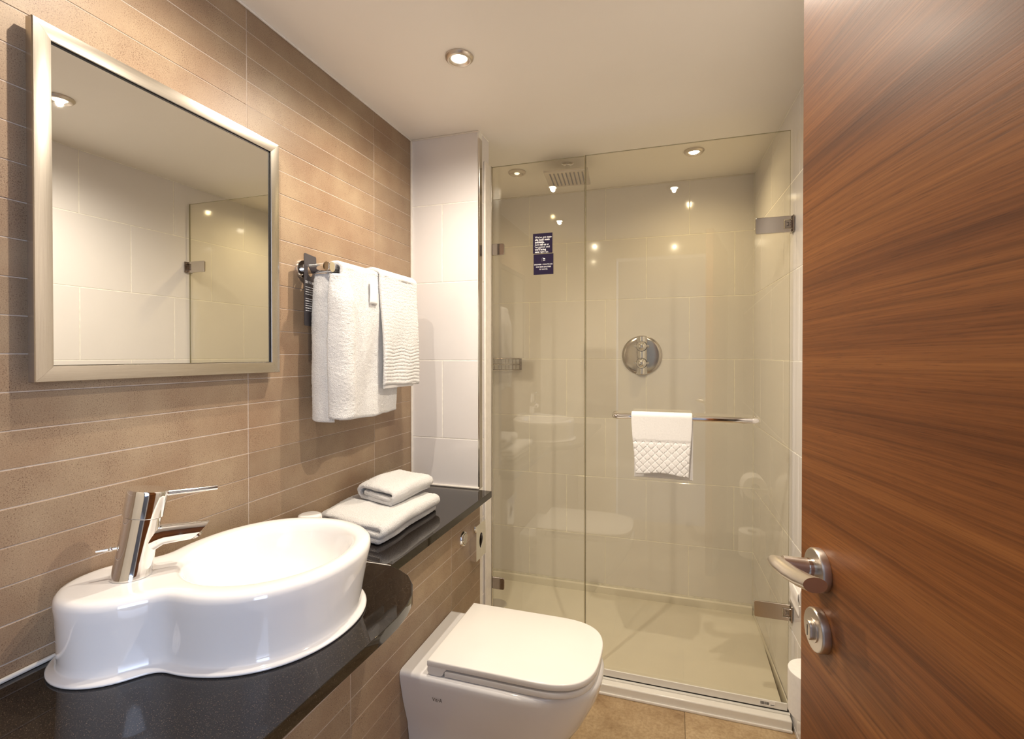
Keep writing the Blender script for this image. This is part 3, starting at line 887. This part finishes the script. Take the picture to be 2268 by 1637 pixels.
# ------------------------------------------------------------------ toilet
YT = 1.408
wc_t = thing('toilet', 'white back-to-wall toilet with its flat lid closed', 'toilet', (XC, YT, 0))
def dshape(xb, xs, xf, hwb, hwf, z, n=2.5, na=40, nsd=8, flat=True):
    pts = []
    for k in range(nsd): pts.append((xb + (xs - xb) * k / nsd, -(hwb + (hwf - hwb) * k / nsd), z))
    for k in range(na + 1):
        a = -PI / 2 + PI * k / na
        c, s = math.cos(a), math.sin(a)
        pts.append((xs + (xf - xs) * abs(c) ** (2 / n), hwf * math.copysign(abs(s) ** (2 / n), s), z))
    for k in range(nsd - 1, -1, -1): pts.append((xb + (xs - xb) * k / nsd, hwb + (hwf - hwb) * k / nsd, z))
    return pts
prof = [(0.0, 0.31, 0.112, 0.118), (0.02, 0.312, 0.112, 0.118), (0.08, 0.33, 0.116, 0.119), (0.15, 0.375, 0.124, 0.122), (0.20, 0.420, 0.134, 0.126), (0.245, 0.466, 0.145, 0.133),
        (0.285, 0.494, 0.155, 0.146), (0.32, 0.512, 0.163, 0.157), (0.36, 0.532, 0.171, 0.167), (0.39, 0.541, 0.176, 0.174), (0.405, 0.5435, 0.1775, 0.1765), (0.413, 0.541, 0.175, 0.1755), (0.4175, 0.533, 0.168, 0.170), (0.419, 0.520, 0.156, 0.160)]
rings = [dshape(0.0012, 0.24 + 0.04 * (z / 0.42), xf, hb, hf, z) for z, xf, hf, hb in prof]
finish('pan', bm_loft(rings), 'ceramic', wc_t, 60)
def dplate(name, xb, xs, xf, hwd, z0, z1, r, mat, parent, n=3.0):
    rr = [(r, z0), (r * 0.3, z0 + r * 0.3), (0, z0 + r), (0, z1 - r), (r * 0.3, z1 - r * 0.3), (r, z1 - 0.0001)]
    rings = [dshape(xb + o, xs, xf - o, hwd - o, hwd - o, z, n=n) for o, z in rr]
    return finish(name, bm_loft(rings), mat, parent, 55)
dplate('seat', 0.135, 0.36, 0.533, 0.1675, 0.4200, 0.4365, 0.003, 'plastic', wc_t)
lid = dplate('lid', 0.083, 0.36, 0.537, 0.1690, 0.4420, 0.460, 0.0032, 'plastic', wc_t)
for s in (-1, 1):
    poly = [(0.0835, 0.4555), (0.0835, 0.4270)] + [(0.0955 + 0.012 * math.cos(a), 0.4315 + 0.012 * math.sin(a)) for a in [PI + PI / 2 * k / 6 for k in range(1, 7)]] + [(0.118, 0.4195)] + [(0.119 + 0.014 * math.sin(a), 0.4335 - 0.014 * math.cos(a)) for a in [PI / 2 * k / 6 for k in range(1, 7)]] + [(0.140, 0.4405), (0.140, 0.4555)]
    y = -0.1685 if s < 0 else 0.1535
    finish('hinge_lug', bm_prism([(a, y, b) for a, b in poly], (0, 0.015, 0), 0.002), 'plastic', wc_t, 40)
lettering([([('VitrA', False)], 0.0135, 0, 0)], wc_t, 'inkprint', 'maker_name', origin=(0.100, -0.1725, 0.352), ex=(1, 0.01, 0), ez=(0, 0.10, 1))

# ------------------------------------------------------------------ shower tray
tray = thing('shower_tray', 'low white shower tray with a front lip', 'shower tray', (0.0, 1.93, 0))
def tbox(name, x0, x1, y0, y1, z0, z1, mat, bev=0.0, seg=2):
    return finish(name, bm_box(x0, x1, y0, y1, z0, z1, bev, seg), mat, tray)
tbox('front_lip', 0.3065, 1.424, 0.0, 0.050, 0.0, 0.040, 'acrylic', 0.006, 3)
tbox('threshold_bead', 0.3065, 1.424, -0.006, 0.001, 0.0, 0.010, 'caulk', 0.003)
tbox('tray_floor', 0.002, 1.408, 0.048, 0.745, 0.0, 0.034, 'acrylic')
tbox('back_rim', 0.002, 1.400, 0.745, 0.764, 0.0, 0.073, 'acrylic', 0.006, 3)
tbox('threshold_bar', 0.3065, 1.423, 0.028, 0.060, 0.040, 0.0455, 'acrylic', 0.0015)
def lbm(pts): return pts
sr = bm_prism([(1.3995, 0.76, 0.0), (1.4215, 0.05, 0.0), (1.4265, 0.05, 0.0), (1.4030, 0.76, 0.0)], (0, 0, 0.058), 0.002)
finish('side_rim', sr, 'acrylic', tray, 40)
wd = bm_lathe([(0.057, 0.034), (0.057, 0.040), (0.050, 0.044), (0.001, 0.0445)], (0.175, 0.455, 0), n=40)
finish('waste_cover', wd, 'chrome', tray, 40)

# ------------------------------------------------------------------ shower glass
GY0, GY1 = 1.971, 1.979
def glass_pane(name, x0, x1, z0, z1, parent, edges=('L', 'R', 'T')):
    o = finish(name, bm_box(x0, x1, GY0, GY1, z0, z1), 'glass', parent, 0, extra=('glass_edge',))
    for p in o.data.polygons:
        if abs(p.normal.y) < 0.5: p.material_index = 1
    return o
pn = thing('glass_screen', 'fixed clear glass panel beside the white nib wall', 'glass panel')
glass_pane('glass_pane', 0.3105, 0.6965, 0.0465, 2.084, pn)
bm = bm_box(0.3015, 0.3125, GY0 - 0.010, GY0 - 0.0002, 0.046, 2.083); bm_box(0.3015, 0.3045, GY0 - 0.010, GY1 + 0.006, 0.046, 2.083, bm=bm)
finish('wall_channel', bm, 'chrome_dull', pn)
bm = bm_box(0.3025, 0.3100, 1.893, GY0 - 0.0105, 0.0462, 2.082, 0.0025)
finish('cover_strip', bm, 'caulk', pn)
def clip(z0, z1):
    p = [(a + 0.337, GY0 - 0.0062, b + (z0 + z1) / 2) for a, b in rrect(0.055, z1 - z0, 0.007, 5)]
    c = finish('wall_clip', bm_prism(p, (0, 0.006, 0), 0.001, 1), 'chrome_dark', pn, 40)
clip(1.7155, 1.7625); clip(0.325, 0.374)

# printed stickers on the fixed pane
def sticker(x0, x1, z0, z1, label):
    s = finish('sticker', bm_box(x0, x1, GY0 - 0.0006, GY0 - 0.0001, z0, z1), 'sticker', pn, 0)
    s['label'] = label; return s
s1 = sticker(0.487, 0.568, 1.712, 1.793, 'dark purple sticker about non-slip bath mats')
yy = GY0 - 0.0009; fs = 0.0110; x = 0.0085; lz = 1.793 - 0.0195
L = [[("We've got ", False), ('non-', True)], [('slip bath mats', True)], [('available.', True)], [('Just ', False), ('call us', True), (' at', False)], [('reception and', False)], [("we'll bring", True)], [('one', True), (' right up.', False)]]
lettering([(sg, fs, x, lz - 0.0098 * i) for i, sg in enumerate(L)], s1, 'print', 'lettering', origin=(0.487, yy, 0))
s2 = sticker(0.4895, 0.572, 1.6265, 1.7095, 'dark purple sticker about saving shower water')
fs = 0.0069; cx = 0.0412
L = [[('SHOWER', True), (' 1 MINUTE LESS', False)], [('AND ', False), ('SAVE 20 LITRES', True)], [('OF WATER', False)]]
lettering([(sg, fs, cx, 1.7095 - 0.0445 - 0.0098 * i) for i, sg in enumerate(L)], s2, 'print', 'lettering', 'CENTER', origin=(0.4895, yy, 0))
bm = bm_sweep([(0.5245, yy, 1.6785), (0.5245, yy, 1.690), (0.5255, yy, 1.693), (0.5285, yy, 1.6945), (0.5315, yy, 1.6935), (0.5335, yy, 1.691)], 0.0011, 6, sy=0.2)
bmesh.ops.triangulate(bm, faces=bm.faces)
b2 = bm_prism([(0.5285, yy, 1.6885), (0.5385, yy, 1.6885), (0.5370, yy, 1.6915), (0.5335, yy, 1.6930), (0.5300, yy, 1.6915)], (0, 0.0004, 0)); merge(bm, b2)
for k in range(4):
    bm_box(0.5295 + 0.0024 * k, 0.5303 + 0.0024 * k, yy, yy + 0.0003, 1.681, 1.6865, bm=bm)
finish('shower_icon', bm, 'print', s2, 0)

dr = thing('shower_door', 'frameless hinged glass shower door with a chrome towel bar', 'shower door')
glass_pane('glass_pane', 0.7025, 1.4185, 0.056, 2.0855, dr)
finish('edge_seal', bm_box(0.6968, 0.7022, GY0 - 0.004, GY1 + 0.004, 0.056, 2.085), 'seal', dr, 0)
finish('edge_strip', bm_box(0.7006, 0.7022, GY0 - 0.0045, GY0 - 0.0005, 0.056, 2.085), 'glass_edge', dr, 0)
bm = bm_box(0.7025, 1.4150, GY0 - 0.006, GY0 - 0.0002, 0.0505, 0.076, 0.002, 2)
finish('bottom_seal', bm, 'acrylic', dr)
finish('drip_gap', bm_box(0.7025, 1.420, GY0 - 0.004, GY1, 0.0457, 0.0505), 'dark', dr, 0)
bl = finish('barcode_label', bm_box(1.325, 1.376, GY0 - 0.0072, GY0 - 0.0062, 0.0565, 0.0735), 'paper', dr, 0)
bm = bmesh.new(); xx = 1.329
while xx < 1.356:
    w = random.choice((0.0004, 0.0007, 0.0011)); bm_box(xx, xx + w, GY0 - 0.0077, GY0 - 0.0073, 0.0605, 0.070, bm=bm); xx += w + random.choice((0.0005, 0.0008, 0.0012))
for k in range(4): bm_box(1.361 + 0.0032 * k, 1.3634 + 0.0032 * k, GY0 - 0.0077, GY0 - 0.0073, 0.0605, 0.0630, bm=bm)
finish('bars', bm, 'inkprint', bl, 0)
finish('drip_gap', bm_box(0.313, 0.6965, GY0 - 0.004, GY1, 0.0457, 0.0464), 'dark', pn, 0)
# hinges
def hinge(zc):
    h = D.objects.new('hinge', None)
    x0, x1, hh = 1.307, 1.4215, 0.0285
    poly = [(x0 + 0.004, zc - hh), (x1, zc - hh), (x1, zc - 0.0155), (x1 - 0.024, zc - 0.0155), (x1 - 0.024, zc + 0.0155), (x1, zc + 0.0155), (x1, zc + hh), (x0 + 0.004, zc + hh), (x0, zc + hh - 0.004), (x0, zc - hh + 0.004)]
    o = finish('hinge', bm_prism([(a, GY0 - 0.0085, b) for a, b in poly], (0, 0.008, 0), 0.0012, 1), 'chrome_dull', dr, 35)
    finish('hinge_knuckle', bm_box(x1 - 0.0215, x1 + 0.0015, GY0 - 0.0075, GY0 + 0.004, zc - 0.0140, zc + 0.0140, 0.001, 1), 'chrome_dark', o)
    finish('hinge_wall_plate', bm_box(x1 + 0.0005, x1 + 0.0058, GY0 - 0.022, GY0 + 0.022, zc - 0.0285, zc + 0.0285, 0.0012, 1), 'chrome_dark', o)
    bm = bm_lathe([(0.0014, 0), (0.0014, 0.0006)], (x1 - 0.005, GY0 - 0.0076, zc + 0.0035), (0, -1, 0), 10)
    bm_lathe([(0.0014, 0), (0.0014, 0.0006)], (x1 - 0.005, GY0 - 0.0076, zc - 0.0035), (0, -1, 0), 10, bm=bm)
    bm_box(x1 - 0.016, x1 - 0.0095, GY0 - 0.0081, GY0 - 0.0076, zc - 0.006, zc - 0.005, bm=bm); bm_box(x1 - 0.0105, x1 - 0.0095, GY0 - 0.0081, GY0 - 0.0076, zc - 0.006, zc + 0.0065, bm=bm); bm_box(x1 - 0.016, x1 - 0.0095, GY0 - 0.0081, GY0 - 0.0076, zc + 0.0055, zc + 0.0065, bm=bm)
    finish('hinge_screw', bm, 'dark', o, 30)
    D.objects.remove(h)
hinge(1.757); hinge(0.398)
# towel bar on the door
BZ, BY = 1.071, GY0 - 0.044
pts = [(0.818, GY0 - 0.002, BZ), (0.818, GY0 - 0.018, BZ)] + [(0.818 + 0.018 * (1 - math.cos(a)), GY0 - 0.026 - 0.018 * math.sin(a), BZ) for a in [PI / 2 * k / 6 for k in range(7)]]
pts += [(0.9 + 0.08 * k, BY, BZ) for k in range(5)]
pts += [(1.293 + 0.018 * math.sin(a), BY + 0.018 * (1 - math.cos(a)), BZ) for a in [PI / 2 * k / 6 for k in range(7)]] + [(1.311, GY0 - 0.002, BZ)]
bar = finish('towel_bar', bm_sweep(pts, 0.0112, 20, up=(0, 0, 1)), 'chrome', dr, 60)
for xx in (0.818, 1.311):
    finish('bar_collar', bm_lathe([(0.0135, 0), (0.0135, 0.003), (0.011, 0.0055)], (xx, GY0 - 0.0003, BZ), (0, -1, 0), 24), 'chrome', bar, 45)

# bath mat hanging on the door bar: plain top, quilted diamond band below, back layer a little longer
def mat_hanging():
    t = thing('bath_mat', 'white bath mat with a quilted diamond band on the shower door bar', 'bath mat')
    R = 0.0178; zt = BZ + 0.003; nu, nv = 170, 110; P = []
    for i in range(nu):
        u = i / (nu - 1); row = []
        for j in range(nv):
            v = j / (nv - 1)
            zf = 0.863 + 0.010 * math.sin(v * PI) ** 2 - 0.003 * v; zb = 0.842
            Lf, La, Lb = zt - zf, PI * R, zt - zb; s = u * (Lf + La + Lb)
            if s < Lf:
                z = zf + s; d = zt - z; y = BY - R - 0.006 * smooth(0, 0.2, d) - 0.004 * math.sin(v * PI) * smooth(0.1, 0.2, d)
                x = 0.883 + 0.213 * v + 0.016 * smooth(0, 0.22, d) * (1 - v * 1.75)
                if z < 0.985:
                    p = 0.0285; a = (x + z) / p; b = (x - z) / p
                    dd = min(abs(a - round(a)), abs(b - round(b)))
                    y += 0.0022 * (1 - smooth(0.0, 0.12, dd))
                    if z > 0.978: y += 0.0020
                elif z < 0.990: y += 0.0012
            elif s < Lf + La:
                a = (s - Lf) / R; y = BY - R * math.cos(a); z = zt + R * 0.75 * math.sin(a); x = 0.883 + 0.213 * v
            else:
                d = s - Lf - La; z = zt - d; y = BY + R + 0.004 * math.sin(v * 4)
                x = 0.887 + 0.213 * v + 0.004 * smooth(0, 0.2, d) * (1 - v)
            row.append((x, y, z))
        P.append(row)
    sheet('mat_cloth', P, 0.0075, 'towel_flat', t, 0.0003)
mat_hanging()

# ------------------------------------------------------------------ shower fittings behind the glass
sh = thing('rain_shower', 'square chrome rain shower head hanging from the ceiling', 'shower head', (0.565, 2.285, H), 0.10)
finish('ceiling_flange', bm_lathe([(0.027, 0), (0.027, -0.005), (0.020, -0.009), (0.012, -0.010)], n=32), 'chrome', sh, 40)
finish('stem', bm_lathe([(0.0105, -0.002), (0.0105, -0.048), (0.016, -0.050), (0.016, -0.062)], n=24), 'chrome', sh, 40)
finish('spray_plate', bm_box(-0.098, 0.098, -0.098, 0.098, -0.074, -0.062, 0.002, 2), 'chrome_dull', sh)
for k in range(9):
    x = -0.072 + 0.018 * k
    finish('nozzle_slot', bm_box(x - 0.0028, x + 0.0028, -0.078, 0.078, -0.0755, -0.0735), 'rubber', sh, 0)

vv = thing('shower_valve', 'round chrome thermostatic valve plate with two knobs on the back wall', 'shower valve', (0.873, YB, 1.30))
finish('face_plate', bm_lathe([(0.102, 0), (0.102, 0.004), (0.099, 0.0065), (0.085, 0.0090), (0.055, 0.0112), (0.025, 0.0122), (0.001, 0.0125)], (0, 0, 0), (0, -1, 0), 64), 'chrome_dull', vv, 70)
poly = []
for a in range(9):
    t_ = -1 + 2 * a / 8; poly.append((t_ * 0.028, -0.0085 - 0.020 * math.cos(t_ * PI / 2) ** 0.6))
ring0 = [(p[0], p[1], -0.0965) for p in poly] + [(0.028, -0.008, -0.0965), (-0.028, -0.008, -0.0965)]
ring1 = [(p[0], p[1], 0.0965) for p in poly] + [(0.028, -0.008, 0.0965), (-0.028, -0.008, 0.0965)]
finish('barrel', bm_loft([ring0, ring1]), 'chrome', vv, 50)
for z in (0.0465, -0.0405):
    finish('knob_shadow_ring', bm_lathe([(0.0275, 0.012), (0.0275, 0.0315), (0.024, 0.0318)], (0, 0, z), (0, -1, 0), 36), 'dark', vv, 40)  # dark ring behind the knob, a painted-in shadow for contrast
    k = finish('knob', bm_lathe([(0.0255, 0.020), (0.0255, 0.046), (0.0235, 0.052), (0.018, 0.0565), (0.010, 0.0590), (0.001, 0.0598)], (0, 0, z), (0, -1, 0), 36), 'chrome', vv, 40)
    finish('grip', bm_sweep([(-0.037, -0.032, z), (0.037, -0.032, z)], 0.0055, 12), 'chrome', k, 50)

bk = thing('soap_basket', 'chrome wire soap basket in the left corner of the shower', 'basket', (0.0, YB, 1.22))
bm = bmesh.new()
for z in (0.0, 0.030, 0.062):
    r_ = 0.0022 if z != 0.062 else 0.0034
    bm_sweep([(0.005, -0.006, z), (0.216, -0.006, z), (0.222, -0.014, z), (0.222, -0.050, z), (0.212, -0.062, z), (0.062, -0.205, z), (0.050, -0.213, z), (0.012, -0.213, z), (0.005, -0.206, z), (0.005, -0.006, z)], r_, 8, bm=bm)
finish('rim_wire', bm, 'chrome_dark', bk, 60)
bm = bmesh.new()
for k in range(11):
    x = 0.222 - 0.0155 * k; y = -0.052 - (0.153 / 0.160) * (0.222 - x)
    bm_sweep([(x, y, 0.062), (x, y, 0.0), (x, -0.006, 0.0)], 0.0016, 6, bm=bm)
for k in range(1, 4):
    bm_sweep([(0.222, -0.012 * k - 0.003, 0.062), (0.222, -0.012 * k - 0.003, 0.0)], 0.0016, 6, bm=bm)
finish('basket_wire', bm, 'chrome_dark', bk, 60)

# ------------------------------------------------------------------ toilet rolls on the right wall
def wallx(y): return 1.504 - math.tan(XR_ROT) * y
sp = thing('toilet_roll', 'spare white toilet roll on a low peg beside the shower', 'toilet roll', (1.372, 1.44, 0.390))
finish('paper_roll', bm_lathe([(0.0205, 0.0), (0.056, 0.0), (0.057, 0.002), (0.057, 0.106), (0.056, 0.108), (0.0205, 0.108), (0.0205, 0.0)], n=48, caps=False), 'paper', sp, 45)
finish('core', bm_lathe([(0.0203, 0.001), (0.0203, 0.107), (0.0185, 0.107), (0.0185, 0.001), (0.0203, 0.001)], n=32, caps=False), 'card', sp, 45)
pg = thing('roll_peg', 'chrome peg holding the spare toilet roll on the right wall', 'holder', (1.372, 1.44, 0.385))
finish('peg', bm_sweep([(0, 0, 0.09), (0, 0, 0.0), (0.0, 0, -0.012), (0.012, 0, -0.018), (wallx(1.44) - 1.372 - 0.006, 0, -0.018)], 0.006, 14), 'chrome', pg, 50)
finish('wall_plate', bm_lathe([(0.022, 0), (0.022, 0.006), (0.010, 0.008)], (wallx(1.44) - 1.372 - 0.0005, 0, -0.018), (-1, 0, 0), 28), 'chrome', pg, 45)
rr = thing('toilet_roll', 'white toilet roll with loose sheet behind the door lever', 'toilet roll', (1.378, 1.435, 0.705))
finish('paper_roll', bm_lathe([(0.0205, -0.052), (0.050, -0.052), (0.051, -0.050), (0.051, 0.050), (0.050, 0.052), (0.0205, 0.052), (0.0205, -0.052)], (0, 0, 0), (0, 1, 0), 44, caps=False), 'paper', rr, 45)
P = [[(-0.0515 - 0.0015 * math.sin(i * .6), -0.050 + 0.10 * j / 9, 0.01 - 0.006 * i) for j in range(10)] for i in range(11)]
sheet('loose_sheet', P, 0.0008, 'paper', rr, 0.0)
hl = thing('roll_holder', 'chrome toilet roll holder on the white wall behind the door', 'holder', (1.378, 1.435, 0.705))
wx = wallx(1.435) - 1.378
finish('spindle', bm_sweep([(0, -0.056, 0), (0, 0.070, 0), (0.008, 0.078, 0.0), (wx - 0.008, 0.078, 0.0)], 0.007, 14), 'chrome', hl, 50)
finish('wall_plate', bm_lathe([(0.023, 0), (0.023, 0.006), (0.010, 0.008)], (wx - 0.0045, 0.078, 0), (-1, 0, 0), 28), 'chrome', hl, 45)

# ------------------------------------------------------------------ open timber door
EX, EY = 1.207, 0.799
door_dir = Vector((0.19, -0.98, 0)).normalized()
ang = math.atan2(door_dir.y, door_dir.x)
# local x runs from the leading edge to the hinge side, local -y is the face towards the basin
dd = finish('door_1', bm_box(0.0, 0.762, 0.0, 0.040, 0.008, 2.04, 0.0012, 1), 'wood')
dd.location = (EX, EY, 0); dd.rotation_euler = (0, 0, ang)
struct(dd, 'open walnut veneer bathroom door with a satin lever handle')
_n = Vector((math.sin(ang), -math.cos(ang), 0))
HS = 0.060
ros = [(0.0270, 0.0), (0.0275, 0.001), (0.0275, 0.0085), (0.0262, 0.0105), (0.0245, 0.0110), (0.0005, 0.0112)]
def disc_local(name, s, z, prof, mat, parent, n=44, sm=40, dy=0.0):
    return finish(name, bm_lathe(prof, (s, dy, z), (0, -1, 0), n), mat, parent, sm)
ZH = 1.022
hd = disc_local('lever_handle', HS, ZH, ros, 'nickel', dd)
hd['label'] = 'satin nickel lever handle on a round rose'
lp = [(HS, -0.008, ZH), (HS, -0.030, ZH + 0.001), (HS, -0.046, ZH + 0.003)]
finish('neck', bm_sweep([(HS, -0.008, ZH + 0.002), (HS, -0.030, ZH + 0.004), (HS - 0.001, -0.048, ZH + 0.006)], [0.0118, 0.0108, 0.0100], 24), 'nickel', hd, 60)
finish('neck_ring', bm_lathe([(0.0125, 0.0), (0.0125, 0.010), (0.0108, 0.0125)], (HS, -0.008, ZH + 0.002), (0, -1, 0), 30), 'chrome_dull', hd, 45)
gp = [(HS - 0.014, -0.0545, ZH + 0.0085), (HS - 0.005, -0.0550, ZH + 0.0082), (HS + 0.012, -0.0540, ZH + 0.0075), (HS + 0.036, -0.0515, ZH + 0.0080), (HS + 0.062, -0.0490, ZH + 0.0115), (HS + 0.088, -0.0475, ZH + 0.0175)]
finish('grip', bm_sweep(gp, [0.005, 0.0102, 0.0122, 0.0130, 0.0135, 0.0135], 28, sx=0.62, sy=1.0, up=(0, 0, 1)), 'nickel', hd, 60)
lk = disc_local('thumb_turn', HS, 0.9435, ros, 'nickel', dd)
lk['label'] = 'round satin nickel privacy lock below the lever'
turn = bm_lathe([(0.0150, 0.0), (0.0150, 0.0014), (0.0140, 0.0016)], (HS, -0.0110, 0.9435), (0, -1, 0), 36)
finish('turn_seat', turn, 'nickel', lk, 40)
pp = [(a + HS, -0.0120, b + 0.9435) for a, b in rrect(0.0165, 0.0245, 0.0080, 8)]
finish('turn_grip', bm_prism(pp, (0, -0.0055, 0), 0.0018, 2), 'nickel', lk, 40)
finish('turn_mark', bm_box(HS - 0.0006, HS + 0.0006, -0.0178, -0.0174, 0.9365, 0.9505), 'dark', lk, 0)

# door lining around the opening
bm = bm_box(1.372, 1.400, -0.13, 0.012, 0, 2.06); bm_box(0.58, 0.605, -0.13, 0.012, 0, 2.06, bm=bm); bm_box(0.58, 1.40, -0.13, 0.012, 2.045, 2.075, bm=bm)
struct(finish('trim_10', bm, 'painted'))
